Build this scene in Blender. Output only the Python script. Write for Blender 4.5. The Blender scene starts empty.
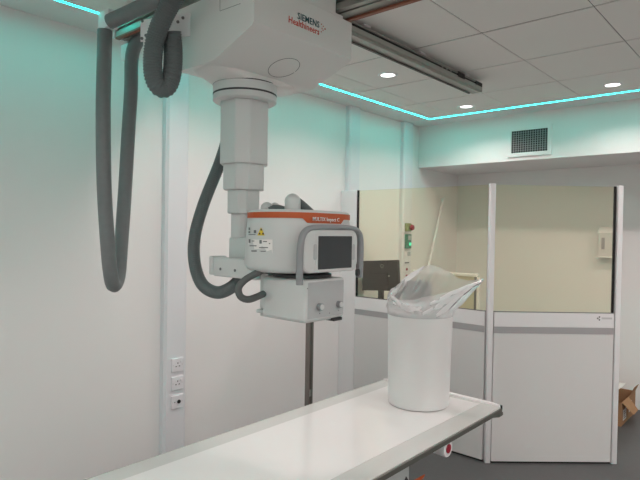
import bpy, bmesh, math, random
from mathutils import Vector, Matrix, Quaternion
from mathutils.noise import noise

scn = bpy.context.scene
COL = scn.collection
random.seed(7)

# ------------------------------------------------------------------ camera
HC = 1.63                                   # eye height
YAW, PITCH, ROLL, FPX = math.radians(-41.357), math.radians(-0.937), math.radians(0.944), 549.5
_f = Vector((math.sin(YAW)*math.cos(PITCH), math.cos(YAW)*math.cos(PITCH), math.sin(PITCH)))
_r = Vector((math.cos(YAW), -math.sin(YAW), 0)); _u = _r.cross(_f)
_r, _u = _r*math.cos(ROLL)+_u*math.sin(ROLL), -_r*math.sin(ROLL)+_u*math.cos(ROLL)
camd = bpy.data.cameras.new('camera'); cam = bpy.data.objects.new('camera', camd); COL.objects.link(cam)
camd.sensor_width = 36; camd.lens = FPX/640*36; camd.clip_start = 0.05
m = Matrix((_r, _u, -_f)).transposed().to_4x4(); m.translation = (0, 0, HC); cam.matrix_world = m
scn.camera = cam

# ------------------------------------------------------------------ world, exposure
w = bpy.data.worlds.new('world'); scn.world = w; w.use_nodes = True
w.node_tree.nodes['Background'].inputs[0].default_value = (.8, .85, .9, 1)
w.node_tree.nodes['Background'].inputs[1].default_value = 0.2
vs = scn.view_settings
vs.view_transform = 'Standard'; vs.look = 'None'; vs.exposure = 0.08; vs.gamma = 1; vs.use_curve_mapping = False
LAMP_W = 6.9
PANEL_W = 12          # each added ceiling panel out of view
LED_E = 22           # cyan cove strip

def ray(x, y): return _f+_r*((x-320)/FPX)-_u*((y-240)/FPX)
def at(x, y, X=None, Y=None, Z=None, D=None):
    """photo pixel -> point on the plane x=X, y=Y, z=Z, or at depth D"""
    d = ray(x, y); o = Vector((0, 0, HC))
    t = X/d.x if X is not None else Y/d.y if Y is not None else (Z-HC)/d.z if Z is not None else D
    return o+d*t

# ------------------------------------------------------------------ materials
MATS = {}
def mat(name, col, rough=.5, metal=0, noise_amt=0, noise_scale=8, bump=0, bump_scale=60, emit=None, coat=0, spec=.5, alpha=1, trans=0):
    if name in MATS: return MATS[name]
    mt = bpy.data.materials.new(name); mt.use_nodes = True; nt = mt.node_tree; b = nt.nodes['Principled BSDF']
    c = (*col, 1)
    b.inputs['Base Color'].default_value = c; b.inputs['Roughness'].default_value = rough; b.inputs['Metallic'].default_value = metal
    b.inputs['Coat Weight'].default_value = coat; b.inputs['Specular IOR Level'].default_value = spec; b.inputs['Alpha'].default_value = alpha
    b.inputs['Transmission Weight'].default_value = trans
    tc = nt.nodes.new('ShaderNodeTexCoord')
    if noise_amt:
        n = nt.nodes.new('ShaderNodeTexNoise'); n.inputs['Scale'].default_value = noise_scale; n.inputs['Detail'].default_value = 5
        nt.links.new(tc.outputs['Object'], n.inputs['Vector'])
        mx = nt.nodes.new('ShaderNodeMix'); mx.data_type = 'RGBA'
        mx.inputs[6].default_value = (*[v*(1-noise_amt) for v in col], 1); mx.inputs[7].default_value = (*[min(1, v*(1+noise_amt)) for v in col], 1)
        nt.links.new(n.outputs['Fac'], mx.inputs[0]); nt.links.new(mx.outputs[2], b.inputs['Base Color'])
    if bump:
        n2 = nt.nodes.new('ShaderNodeTexNoise'); n2.inputs['Scale'].default_value = bump_scale; n2.inputs['Detail'].default_value = 3
        nt.links.new(tc.outputs['Object'], n2.inputs['Vector'])
        bp = nt.nodes.new('ShaderNodeBump'); bp.inputs['Strength'].default_value = bump; bp.inputs['Distance'].default_value = .002
        nt.links.new(n2.outputs['Fac'], bp.inputs['Height']); nt.links.new(bp.outputs['Normal'], b.inputs['Normal'])
    if emit:
        b.inputs['Emission Color'].default_value = (*emit[0], 1); b.inputs['Emission Strength'].default_value = emit[1]
    MATS[name] = mt; return mt

def film_mat(name, tint, tfac, rough=.05, ior=1.45, body=None, bodyfac=0):
    """see-through sheet: tinted transparency + fresnel gloss (+ a little translucent body)"""
    mt = bpy.data.materials.new(name); mt.use_nodes = True; nt = mt.node_tree; nt.nodes.clear()
    out = nt.nodes.new('ShaderNodeOutputMaterial'); tr = nt.nodes.new('ShaderNodeBsdfTransparent'); tr.inputs[0].default_value = (*tint, 1)
    gl = nt.nodes.new('ShaderNodeBsdfGlossy'); gl.inputs['Roughness'].default_value = rough
    fr = nt.nodes.new('ShaderNodeFresnel'); fr.inputs[0].default_value = ior
    s = tr.outputs[0]
    if bodyfac:
        tl = nt.nodes.new('ShaderNodeBsdfTranslucent'); tl.inputs[0].default_value = (*body, 1)
        df = nt.nodes.new('ShaderNodeBsdfDiffuse'); df.inputs[0].default_value = (*body, 1)
        a = nt.nodes.new('ShaderNodeMixShader'); a.inputs[0].default_value = .5
        nt.links.new(tl.outputs[0], a.inputs[1]); nt.links.new(df.outputs[0], a.inputs[2])
        b = nt.nodes.new('ShaderNodeMixShader'); b.inputs[0].default_value = bodyfac
        nt.links.new(s, b.inputs[1]); nt.links.new(a.outputs[0], b.inputs[2]); s = b.outputs[0]
    mx = nt.nodes.new('ShaderNodeMixShader'); nt.links.new(fr.outputs[0], mx.inputs[0])
    nt.links.new(s, mx.inputs[1]); nt.links.new(gl.outputs[0], mx.inputs[2]); nt.links.new(mx.outputs[0], out.inputs[0])
    MATS[name] = mt; return mt

M_WALL = mat('wall_paint', (.87, .86, .855), .75, noise_amt=.015, noise_scale=2, bump=.08, bump_scale=90)
M_CEIL = mat('ceiling_paint', (.85, .85, .84), .85, noise_amt=.01)
M_TILE = mat('ceiling_tile', (.86, .845, .815), .9, noise_amt=.015, noise_scale=3, bump=.15, bump_scale=250)
M_GAP = mat('tile_gap', (.12, .11, .10), .9)
M_FLOOR = mat('vinyl_floor', (.085, .087, .088), .42, noise_amt=.12, noise_scale=30, bump=.05, bump_scale=150)
M_TRUNK = mat('white_trunking', (.80, .81, .84), .4)
M_SOCK = mat('socket_plastic', (.84, .84, .87), .3)
M_DARK = mat('dark_plastic', (.03, .03, .032), .5)
M_BLACK = mat('black', (.008, .008, .008), .6)
M_EQUIP = mat('equipment_grey', (.62, .635, .63), .38, noise_amt=.01, noise_scale=4)
M_HULL = mat('carriage_shell', (.80, .795, .775), .45, noise_amt=.01, noise_scale=3)
M_EQ2 = mat('equipment_mid_grey', (.46, .475, .48), .4)
M_HANDLE = mat('handle_grey', (.27, .285, .295), .45)
M_SCREEN = mat('screen', (.036, .044, .048), .18)
M_ORANGE = mat('orange_stripe', (.52, .095, .022), .45)
M_STRIPB = mat('brown_orange_strip', (.30, .11, .065), .5)
M_HOSE = mat('smooth_hose', (.185, .20, .205), .45, noise_amt=.1, noise_scale=40, bump=.2, bump_scale=200)
M_CORR = mat('corrugated_hose', (.115, .137, .138), .55, noise_amt=.05)
M_SMALLH = mat('small_hose', (.105, .115, .112), .55)
M_ALU = mat('aluminium', (.42, .42, .39), .38, metal=.85, noise_amt=.05, noise_scale=20)
M_ALUD = mat('anodised_dark', (.17, .17, .15), .45, metal=.7)
M_STEEL = mat('brushed_post', (.24, .215, .20), .42, metal=.6, noise_amt=.1)
M_FRAME = mat('white_frame', (.82, .81, .82), .35)
M_PANEL = mat('screen_panel', (.71, .70, .695), .45, noise_amt=.01)
M_GROOVE = mat('grey_groove', (.40, .39, .40), .5)
M_TABLE = mat('table_white', (.79, .775, .77), .2, coat=.4, noise_amt=.008)
M_BORDER = mat('table_border', (.58, .58, .565), .2, noise_amt=.01)
M_LIP = mat('table_lip', (.88, .87, .87), .3)
M_BIN = mat('frosted_bin', (.75, .75, .745), .35, noise_amt=.015, noise_scale=6)
M_RED = mat('red_button', (.32, .01, .03), .35)
M_CARD = mat('cardboard', (.36, .20, .10), .85, noise_amt=.12, noise_scale=18)
M_CARDIN = mat('cardboard_inner', (.14, .085, .05), .9)
M_PAPER = mat('paper_label', (.75, .73, .68), .7)
M_CREAM = mat('cream_board', (.62, .58, .46), .6)
M_GREEN = mat('green_switch', (.05, .22, .14), .4)
M_GREENL = mat('green_lamp', (.05, .6, .4), .4, emit=((.05, 1, .6), .7))
M_YELLOW = mat('olive_box', (.30, .33, .14), .5)
M_YWARN = mat('warning_yellow', (.75, .55, .04), .5)
M_TEAL = mat('teal_ink', (.006, .09, .10), .5)
M_REDINK = mat('orange_red_ink', (.62, .05, .02), .5)
M_WHITEINK = mat('white_ink', (.85, .82, .8), .5)
M_GREYINK = mat('grey_ink', (.16, .165, .17), .6)
M_PALEINK = mat('pale_ink', (.60, .59, .60), .6)
M_DESK = mat('desk_top', (.55, .53, .48), .5)
M_LEDS = mat('cyan_led', (.1, .8, .75), .5, emit=((.004, .92, .80), LED_E))
M_LAMP = mat('lamp_diffuser', (.9, .9, .9), .5, emit=((1, .97, .94), 3.0))
M_GLASS = film_mat('lead_glass', (1, .98, .885), 1, .01, 1.5)
M_FILM = film_mat('plastic_film', (.97, .975, .98), 1, .34, 1.4, (.97, .975, .98), .40)
M_FOLD = film_mat('plastic_fold', (.97, .975, .98), 1, .25, 1.45, (.98, .98, .985), .8)

# ------------------------------------------------------------------ mesh helpers
def link(name, me, mt=None, parent=None, smooth=False, angle=35):
    o = bpy.data.objects.new(name, me); COL.objects.link(o)
    if mt and not me.materials: me.materials.append(mt)
    if smooth:
        me.shade_smooth()
        bm = bmesh.new(); bm.from_mesh(me); a = math.radians(angle)
        for e in bm.edges:
            if len(e.link_faces) == 2 and e.calc_face_angle(0) > a: e.smooth = False
        bm.to_mesh(me); bm.free()
    if parent: o.parent = parent
    return o
def obj(name, bm, mt, parent=None, smooth=False, angle=35):
    bmesh.ops.recalc_face_normals(bm, faces=bm.faces)
    me = bpy.data.meshes.new(name); bm.to_mesh(me); bm.free()
    return link(name, me, mt, parent, smooth, angle)
def tag(o, label=None, cat=None, group=None, kind=None):
    if label: o['label'] = label
    if cat: o['category'] = cat
    if group: o['group'] = group
    if kind: o['kind'] = kind
    return o
def thing(name, label, cat, loc=(0, 0, 0), group=None):
    """Empty at the thing's base; parts are given in world space and re-based by finish()"""
    o = bpy.data.objects.new(name, None); COL.objects.link(o); o.empty_display_size = .1
    o['base'] = tuple(loc); return tag(o, label, cat, group)
def finish(t):
    """move the Empty to its base while its parts stay where they are"""
    b = Vector(t['base']); del t['base']; t.location = b
    for c in t.children: c.location = c.location-b
def box(bm, x0, x1, y0, y1, z0, z1, bev=0, seg=2):
    r = bmesh.ops.create_cube(bm, size=1); v = r['verts']
    bmesh.ops.scale(bm, vec=(x1-x0, y1-y0, z1-z0), verts=v); bmesh.ops.translate(bm, vec=((x0+x1)/2, (y0+y1)/2, (z0+z1)/2), verts=v)
    if bev:
        es = list({e for q in v for e in q.link_edges})
        bmesh.ops.bevel(bm, geom=es, offset=bev, segments=seg, affect='EDGES', profile=.5)
    return bm
def B(*a, **k): return box(bmesh.new(), *a, **k)
def prism(bm, pts, z0, z1, mtx=None):
    lo = [bm.verts.new((p[0], p[1], z0)) for p in pts]; hi = [bm.verts.new((p[0], p[1], z1)) for p in pts]
    bm.faces.new(lo[::-1]); bm.faces.new(hi); n = len(pts)
    for i in range(n): bm.faces.new((lo[i], lo[(i+1) % n], hi[(i+1) % n], hi[i]))
    if mtx is not None: bmesh.ops.transform(bm, matrix=mtx, verts=lo+hi)
    return bm
def rrect(cx, cy, hx, hy, r, n=6):
    pts = []
    for sx, sy, a0 in ((1, 1, 0), (-1, 1, 90), (-1, -1, 180), (1, -1, 270)):
        for i in range(n+1):
            a = math.radians(a0+90*i/n); pts.append((cx+sx*(hx-r)+r*math.cos(a), cy+sy*(hy-r)+r*math.sin(a)))
    return pts
def loft(rings, cap=True, bm=None):
    bm = bm or bmesh.new(); R = [[bm.verts.new(p) for p in r] for r in rings]; n = len(R[0])
    for a, b in zip(R, R[1:]):
        for i in range(n): bm.faces.new((a[i], a[(i+1) % n], b[(i+1) % n], b[i]))
    if cap: bm.faces.new(R[0][::-1]); bm.faces.new(R[-1])
    return bm
def cyl(bm, p, axis, r, h, n=24, r2=None):
    q = Vector((0, 0, 1)).rotation_difference(Vector(axis).normalized()); p = Vector(p)
    r2 = r if r2 is None else r2
    return loft([[p+q@Vector((rr*math.cos(2*math.pi*i/n), rr*math.sin(2*math.pi*i/n), z)) for i in range(n)] for rr, z in ((r, 0), (r2, h))], True, bm)
def lathe(p, prof, n=32, bm=None):
    p = Vector(p)
    return loft([[p+Vector((r*math.cos(2*math.pi*i/n), r*math.sin(2*math.pi*i/n), z)) for i in range(n)] for r, z in prof], True, bm)
def spline(pts, step):
    P = [Vector(p) for p in pts]; P = [2*P[0]-P[1]]+P+[2*P[-1]-P[-2]]; out = []
    for i in range(1, len(P)-2):
        a, b, c, d = P[i-1:i+3]; k = 24
        for j in range(k):
            t = j/k; out.append(.5*((2*b)+(c-a)*t+(2*a-5*b+4*c-d)*t*t+(3*b-a-3*c+d)*t**3))
    out.append(P[-2]); res = [out[0]]; acc = 0
    for a, b in zip(out, out[1:]):
        L = (b-a).length
        while acc+L >= step:
            t = (step-acc)/L; a = a.lerp(b, t); L = (b-a).length; acc = 0; res.append(a.copy())
        acc += L
    return res
def tube(pts, rad, step=.02, n=14, corr=0, bm=None):
    c = spline(pts, step); bm = bm or bmesh.new(); rings = []
    t0 = (c[1]-c[0]).normalized(); nrm = t0.orthogonal().normalized()
    for i, p in enumerate(c):
        t = (c[min(i+1, len(c)-1)]-c[max(i-1, 0)]).normalized()
        nrm = (nrm-t*nrm.dot(t)).normalized(); bn = t.cross(nrm)
        r = rad*(1-(corr if i % 4 > 1 else 0))
        rings.append([p+(nrm*math.cos(2*math.pi*k/n)+bn*math.sin(2*math.pi*k/n))*r for k in range(n)])
    return loft(rings, True, bm)
def text_mesh(name, body, size, origin, right, up, mt, parent, depth=.0006, align='LEFT', xscale=1):
    cu = bpy.data.curves.new(name, 'FONT'); cu.body = body; cu.size = size; cu.extrude = depth; cu.align_x = align; cu.resolution_u = 2; cu.offset = size*.006; cu.space_character = 1.04
    tmp = bpy.data.objects.new('tmp_text', cu); COL.objects.link(tmp); bpy.context.view_layer.update()
    me = bpy.data.meshes.new_from_object(tmp.evaluated_get(bpy.context.evaluated_depsgraph_get()))
    bpy.data.objects.remove(tmp); bpy.data.curves.remove(cu)
    right = Vector(right).normalized(); up = Vector(up).normalized(); nr = right.cross(up)
    mm = Matrix((right*xscale, up, nr)).transposed().to_4x4(); mm.translation = Vector(origin); me.transform(mm); me.materials.clear(); me.name = name
    return link(name, me, mt, parent)
def rebase(o, p):
    """origin of a one-mesh thing at its base"""
    p = Vector(p); o.data.transform(Matrix.Translation(-p)); o.location = p; return o

# ================================================================== the room
XW, XE, YN, YB, ZC = -3.033, 2.3, -1.7, 5.85, 2.73      # left wall, right wall, wall behind the camera, back wall, ceiling
YS, ZS = 4.98, 2.305                                    # soffit face and underside
def struct(name, bm, mt, label, parent=None, **k):
    return tag(obj(name, bm, mt, parent, **k), label, kind='structure')
struct('floor', B(XW-.1, XE+.1, YN-.1, YB+.1, -.1, 0), M_FLOOR, 'dark grey vinyl floor')
struct('wall_left', B(XW-.12, XW, YN-.1, YB+.1, 0, ZC+.12), M_WALL, 'white painted wall with vertical trunking')
struct('wall_back', B(XW, XE, YB, YB+.12, 0, ZC+.12), M_WALL, 'white painted wall behind the protective screen')
struct('wall_right', B(XE, XE+.12, YN-.1, YB+.1, 0, ZC+.12), M_WALL, 'white painted wall opposite the trunking')
struct('wall_front', B(XW, XE, YN-.12, YN, 0, ZC+.12), M_WALL, 'white painted wall facing the protective screen')
struct('trim_1', B(XW, XE, YS, YB, ZS, ZC), M_WALL, 'boxed-in white soffit with air grille')
# ceiling: plaster margin, dark grid void, LED slot, then separate tiles
SX0, SX1, SY0, SY1 = -2.75, 2.02, -1.42, 4.70           # LED rectangle
SW = .0085
bm = B(XW, XE, YN, YS, ZC+.0055, ZC+.12)
ce = struct('ceiling', bm, M_GAP, 'suspended ceiling of square grey-white tiles with plaster margin')
for a in ((XW, SX0-SW, YN, YS), (SX1+SW, XE, YN, YS), (SX0-SW, SX1+SW, YN, SY0-SW), (SX0-SW, SX1+SW, SY1+SW, YS)):
    obj('plaster_margin', B(a[0], a[1], a[2], a[3], ZC, ZC+.0055), M_CEIL, ce)
gx = [SX0+SW]+[v for v in (-2.486, -1.92, -1.353, -.784, -.215, .354, .923, 1.492)]+[SX1-SW]
gy = [SY0+SW]+[v for v in (4.075-.611*k for k in range(8, -1, -1))]+[SY1-SW]
for i in range(len(gx)-1):
    for j in range(len(gy)-1):
        g = .0032
        obj('ceiling_tile', B(gx[i]+g*.7, gx[i+1]-g*.7, gy[j]+g*2, gy[j+1]-g*2, ZC, ZC+.005, bev=.0015, seg=1), M_TILE, ce)
for nm, a, lab in (('led_strip', (SX0-SW+.002, SX0+SW-.002, SY0, SY1), 'glowing cyan cove light strip along the wall with trunking'),
                   ('led_strip', (SX0+SW, SX1-SW, SY1-SW+.002, SY1+SW-.002), 'glowing cyan cove light strip along the soffit with air grille'),
                   ('led_strip', (SX1-SW+.002, SX1+SW-.002, SY0, SY1), 'glowing cyan cove light strip along the wall opposite the trunking'),
                   ('led_strip', (SX0+SW, SX1-SW, SY0-SW+.002, SY0+SW-.002), 'glowing cyan cove light strip along the wall facing the screen')):
    o = obj(nm, B(*a, ZC+.0012, ZC+.005), M_LEDS); tag(o, lab, 'LED strip')
    rebase(o, ((a[0]+a[1])/2, (a[2]+a[3])/2, ZC+.005))

# downlights (fixture + its own lamp)
def downlight(x, y, label, group=None):
    t = thing('downlight', label, 'downlight', (x, y, ZC), group)
    obj('bezel', lathe((x, y, ZC), [(.049, -.001), (.052, -.005), (.066, -.004), (.070, 0), (.049, .0)], 32), M_FRAME, t, True)
    obj('diffuser', lathe((x, y, ZC), [(.0485, -.0002), (.0485, -.0025), (.03, -.0028)], 32), M_LAMP, t)
    l = bpy.data.lights.new('lamp', 'AREA'); l.energy = LAMP_W; l.shape = 'DISK'; l.size = .095; l.spread = math.radians(145); l.color = (1, .82, .795)
    lo = bpy.data.objects.new('lamp', l); COL.objects.link(lo); lo.location = (x, y, ZC-.012); lo.parent = t
    finish(t)
downlight(-2.21, 3.20, 'lit round downlight beside the ceiling rail, next to the cyan strip')
downlight(-2.22, 4.41, 'lit round downlight near the corner where the cyan strips meet')
downlight(-1.07, 4.41, 'lit round downlight above the free end of the screen')
downlight(-2.21, 2.0, 'lit round downlight right behind the x-ray carriage')
for x, y in ((-2.21, -.4), (.1, 4.41), (1.27, 4.41), (1.45, 3.2), (1.45, 2.0), (1.45, .8), (1.45, -.4), (-1.07, -1.0), (.1, -1.0)):  # unseen downlights, added because the visible ones leave ceiling and carriage dark
    downlight(x, y, 'added lit round downlight over the unseen side of the room', 'added downlights out of view')

# added unseen square panels on the free side, filling light on ceiling and carriage
def added_panel(i, j, label):
    x0, x1, y0, y1 = gx[i]+.012, gx[i+1]-.012, gy[j]+.012, gy[j+1]-.012
    t = thing('added_ceiling_light', label, 'added ceiling light', ((x0+x1)/2, (y0+y1)/2, ZC))
    bm = bmesh.new()
    for a in ((x0, x1, y0, y0+.02), (x0, x1, y1-.02, y1), (x0, x0+.02, y0+.02, y1-.02), (x1-.02, x1, y0+.02, y1-.02)): box(bm, *a, ZC-.010, ZC-.0005)
    obj('frame', bm, M_FRAME, t)
    obj('diffuser', B(x0+.0205, x1-.0205, y0+.0205, y1-.0205, ZC-.006, ZC-.0005), M_LAMP, t)
    l = bpy.data.lights.new('lamp', 'AREA'); l.energy = PANEL_W; l.shape = 'SQUARE'; l.size = x1-x0-.05; l.color = (1, .82, .795)
    lo = bpy.data.objects.new('lamp', l); COL.objects.link(lo); lo.location = ((x0+x1)/2, (y0+y1)/2, ZC-.012); lo.parent = t
    finish(t)
added_panel(4, 1, 'added unseen square lit ceiling panel by the wall facing the screen, nearer the trunking side')
added_panel(6, 2, 'added unseen square lit ceiling panel by the wall facing the screen, nearer the bare side wall')
added_panel(6, 5, 'added unseen square lit ceiling panel beside the second ceiling rail, middle of the room')
added_panel(6, 8, 'added unseen square lit ceiling panel beside the second ceiling rail, toward the soffit')

# vertical trunking on the left wall
XT = XW+.05
def trunking(y0, y1, label):
    t = thing('cable_trunking', label, 'trunking', (XW, (y0+y1)/2, 0))
    obj('body', B(XW, XT-.012, y0, y1, 0, ZC-.001), M_TRUNK, t)
    obj('lid', prism(bmesh.new(), [(XT-.012, y0+.004), (XT, y0+.016), (XT, y1-.016), (XT-.012, y1-.004)], 0.001, ZC-.002), M_TRUNK, t)
    finish(t)
trunking(1.935, 2.10, 'white vertical cable trunking carrying three socket plates')
trunking(3.765, 3.92, 'white vertical cable trunking right behind the screen wall end')
trunking(4.63, 4.80, 'white vertical cable trunking carrying the red stop button')
def socket(z, label, coax=False):
    t = thing('wall_socket', label, 'socket', (XT, 2.028, z))
    obj('plate', B(XT, XT+.009, 2.028-.043, 2.028+.043, z-.043, z+.043, bev=.003), M_SOCK, t)
    if coax:
        obj('jack', cyl(bmesh.new(), (XT+.008, 2.038, z), (1, 0, 0), .012, .006), M_BLACK, t)
        obj('jack', cyl(bmesh.new(), (XT+.008, 2.008, z), (1, 0, 0), .004, .002, 10), M_GREYINK, t)
    else:
        for dy, dz, a, b in ((0, .012, .003, .005), (-.012, -.008, .005, .003), (.012, -.008, .005, .003)):
            obj('pin_hole', B(XT+.0085, XT+.0098, 2.028+dy-a, 2.028+dy+a, z+dz-b, z+dz+b), M_GREYINK, t)
        obj('rocker', B(XT+.008, XT+.0125, 2.028+.018, 2.028+.034, z+.010, z+.026, bev=.001), M_SOCK, t)
    for s in (-1, 1): obj('screw', cyl(bmesh.new(), (XT+.0085, 2.028+s*.034, z), (1, 0, 0), .003, .001, 8), M_PALEINK, t)
    finish(t)
socket(.762, 'white square power socket, uppermost of three on the trunking')
socket(.646, 'white square power socket, middle of three on the trunking')
socket(.526, 'white square plate with black round jack, lowest on trunking', True)

# air grille in the soffit
t = thing('air_grille', 'white-framed egg-crate air grille set in soffit face', 'air grille', (-1.88, YS, 2.35))
x0, x1, z0, z1 = -2.065, -1.695, 2.352, 2.597
obj('backing', B(x0+.02, x1-.02, YS-.004, YS-.001, z0+.02, z1-.02), M_BLACK, t)
fr = bmesh.new()
for a in ((x0-.012, x1+.012, z0-.012, z0+.022), (x0-.012, x1+.012, z1-.022, z1+.012), (x0-.012, x0+.022, z0+.022, z1-.022), (x1-.022, x1+.012, z0+.022, z1-.022)):
    box(fr, a[0], a[1], YS-.016, YS, a[2], a[3])
obj('frame', fr, M_WALL, t)
NX, NZ = 15, 10
sv = B(-.0017, .0017, -.006, .006, -(z1-z0-.044)/2, (z1-z0-.044)/2); me_v = bpy.data.meshes.new('slat'); sv.to_mesh(me_v); sv.free(); me_v.materials.append(M_GROOVE)
sh = B(-(x1-x0-.044)/2, (x1-x0-.044)/2, -.006, .006, -.0017, .0017); me_h = bpy.data.meshes.new('slat'); sh.to_mesh(me_h); sh.free(); me_h.materials.append(M_GROOVE)
for i in range(1, NX):
    o = link('slat', me_v, None, t); o.location = (x0+.022+(x1-x0-.044)*i/NX, YS-.0105, (z0+z1)/2)
for i in range(1, NZ):
    o = link('slat', me_h, None, t); o.location = ((x0+x1)/2, YS-.0105, z0+.022+(z1-z0-.044)*i/NZ)
finish(t)

# ================================================================== protective screen
P = Vector((-1.665, 3.73, 0)); Q = Vector((-.995, 4.346, 0)); HP = 1.982
dR = (Q-P).normalized(); LR = (Q-P).length
mR = Matrix((dR, Vector((-dR.y, dR.x, 0)), Vector((0, 0, 1)))).transposed().to_4x4(); mR.translation = P
def XF(bm, mtx): bmesh.ops.transform(bm, matrix=mtx, verts=bm.verts); return bm
sc = thing('protective_screen', 'angled white radiation screen with yellowish lead glass panes', 'screen', (-1.665, 3.73, 0))
GZ = 1.075                                              # foot of the glass
# wing against the wall
XA = -2.862
obj('wall_stile', B(XW, XA, 3.71, 3.75, 0, HP, bev=.003), M_FRAME, sc)
def wing(x0, x1, mtx, gl, gr):
    lp = obj('lower_panel', XF(B(x0, x1, -.018, .018, .012, GZ, bev=.002), mtx), M_PANEL, sc)
    obj('groove', XF(B(x0+.001, x1-.001, -.0205, -.0185, .928, .973), mtx), M_GROOVE, lp)
    obj('rail', XF(B(x0+.001, x1-.001, -.0215, -.0185, .975, GZ-.002), mtx), M_FRAME, lp)
    obj('foot_strip', XF(B(x0+.001, x1-.001, -.012, .012, 0, .0115), mtx), M_BLACK, lp)
    gp = obj('glass_pane', XF(B(x0, x1, -.006, .006, GZ+.006, HP-.003), mtx), M_GLASS, sc)
    g = bmesh.new(); box(g, x0, x1, -.009, .009, GZ+.0005, GZ+.0055)
    obj('gasket', XF(g, mtx), M_GREYINK, gp)
    for a, b in ([(x0, x0+.010)] if gl else [])+([(x1-.010, x1)] if gr else []):
        obj('gasket', XF(B(a, b, -.009, .009, GZ+.006, HP), mtx), M_BLACK, gp)
mL = Matrix.Translation((0, 3.73, 0))
wing(XA+.001, -1.692, mL, True, False)
wing(.026, LR-.024, mR, False, True)
for c in (0, LR): obj('post', XF(B(c-.019, c+.019, -.026, .026, 0, HP+.004, bev=.004), mR), M_FRAME, sc, True)
# maker's mark on the rail of the free wing: three dots and a pale line
for du, dz in ((-.009, 0), (.003, .010), (.003, -.010)):
    q = mR@Vector((LR-.135+du, -.0228, 1.042+dz)); nrm = Vector((dR.y, -dR.x, 0))
    obj('logo_dot', cyl(bmesh.new(), q, nrm, .0055, .0008, 12), M_DARK, sc)
obj('logo_line', XF(B(LR-.115, LR-.040, -.0225, -.0217, 1.036, 1.049), mR), M_PALEINK, sc)
finish(sc)

# ================================================================== ceiling rail, bridge
def railprof(x0, x1, z0, z1):   # channel profile with side groove and lip
    h = z1-z0
    return [(x0, z1), (x0, z0+h*.12), (x0+.012, z0+h*.12), (x0+.012, z0), (x1-.014, z0), (x1-.014, z0+h*.14), (x1, z0+h*.16), (x1, z0+h*.45), (x1-.012, z0+h*.48), (x1-.012, z0+h*.6), (x1, z0+h*.63), (x1, z0+h*.72), (x1-.03, z0+h*.76), (x1-.03, z0+h*.86), (x1-.048, z0+h*.88), (x1-.048, z1)]
MY = Matrix(((1, 0, 0, 0), (0, 0, 1, 0), (0, 1, 0, 0), (0, 0, 0, 1)))   # (x,z,y) -> (x,y,z)
t = thing('ceiling_rail', 'grey aluminium ceiling rail ending beside a downlight', 'rail', (-1.805, 2.0, ZC))
RX0, RX1, RZ = -1.832, -1.745, 2.637
obj('profile', XF(prism(bmesh.new(), railprof(RX0, RX1, RZ, ZC-.006), YN+.3, 3.70), MY), M_ALU, t)
obj('groove', B(RX1-.0125, RX1-.0065, YN+.3, 3.69, RZ+.0405, RZ+.0545), M_BLACK, t)  # black strip that deepens the shade of the shallow groove
obj('cover_strip', B(RX1-.046, RX1-.031, YN+.3, 3.69, RZ+.0665, RZ+.0735), M_ALUD, t)
obj('lower_lip', B(RX0+.004, RX0+.016, YN+.3, 3.66, RZ-.008, RZ-.001), M_ALUD, t)
obj('end_stop', B(RX0+.016, RX1-.003, 3.701, 3.712, RZ+.004, RZ+.06), M_ALU, t)
obj('end_stop', B(RX1-.011, RX1+.002, 3.60, 3.70, RZ+.036, RZ+.062), M_BLACK, t)
obj('buffer', B(RX1-.011, RX1+.004, 3.34, 3.43, RZ+.032, RZ+.066), M_BLACK, t)
for k in range(3): obj('bolt', cyl(bmesh.new(), (RX1-.013, 3.14+k*.055, RZ+.055), (1, 0, 0), .010, .012, 12), M_ALU, t)
for y in (2.35, 2.92, 3.50):
    obj('ceiling_clip', B(RX1-.047, RX1-.012, y-.03, y+.03, ZC-.016, ZC-.005, bev=.003), M_FRAME, t)
finish(t)
t = thing('ceiling_rail', 'grey aluminium ceiling rail over the open side of the room', 'rail', (.15, 2.0, ZC))
obj('profile', XF(prism(bmesh.new(), railprof(.10, .205, RZ, ZC-.006), YN+.3, 3.70), MY), M_ALU, t)
finish(t)
# bridge: two cross beams that hang under the rails
t = thing('bridge_frame', 'grey ceiling bridge of two cross beams with orange edge strips', 'bridge', (-1.0, 1.585, RZ-.01))
BX0, BX1 = -2.55, .55
MX = Matrix(((0, 0, 1, 0), (1, 0, 0, 0), (0, 1, 0, 0), (0, 0, 0, 1)))   # (y,z,x) -> (x,y,z)
def beam(y0, y1, s):
    z0, z1 = 2.562, 2.628; ym = (y0+y1)/2
    pr = [(y0, z1), (y0, z0+.040), (y0+.012, z0+.038), (y0+.012, z0+.026), (y0, z0+.024), (y0, z0), (y0+.03, z0), (y0+.03, z0+.012), (y0+.042, z0+.012), (y0+.042, z0), (y1, z0), (y1, z1)]
    b = obj('cross_beam', XF(prism(bmesh.new(), pr, BX0, BX1), MX), M_ALU, t)
    e = y1 if s > 0 else y0+.0195
    obj('edge_strip', B(BX0, BX1, e-.020, e+.0005, z0-.010, z0-.0005), M_STRIPB, b)
    obj('end_plate', B(BX0-.012, BX0-.0005, y0-.006, y1+.006, z0-.006, z1), M_FRAME, b)
beam(1.358, 1.44, -1); beam(1.785, 1.905, 1)
finish(t)

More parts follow.
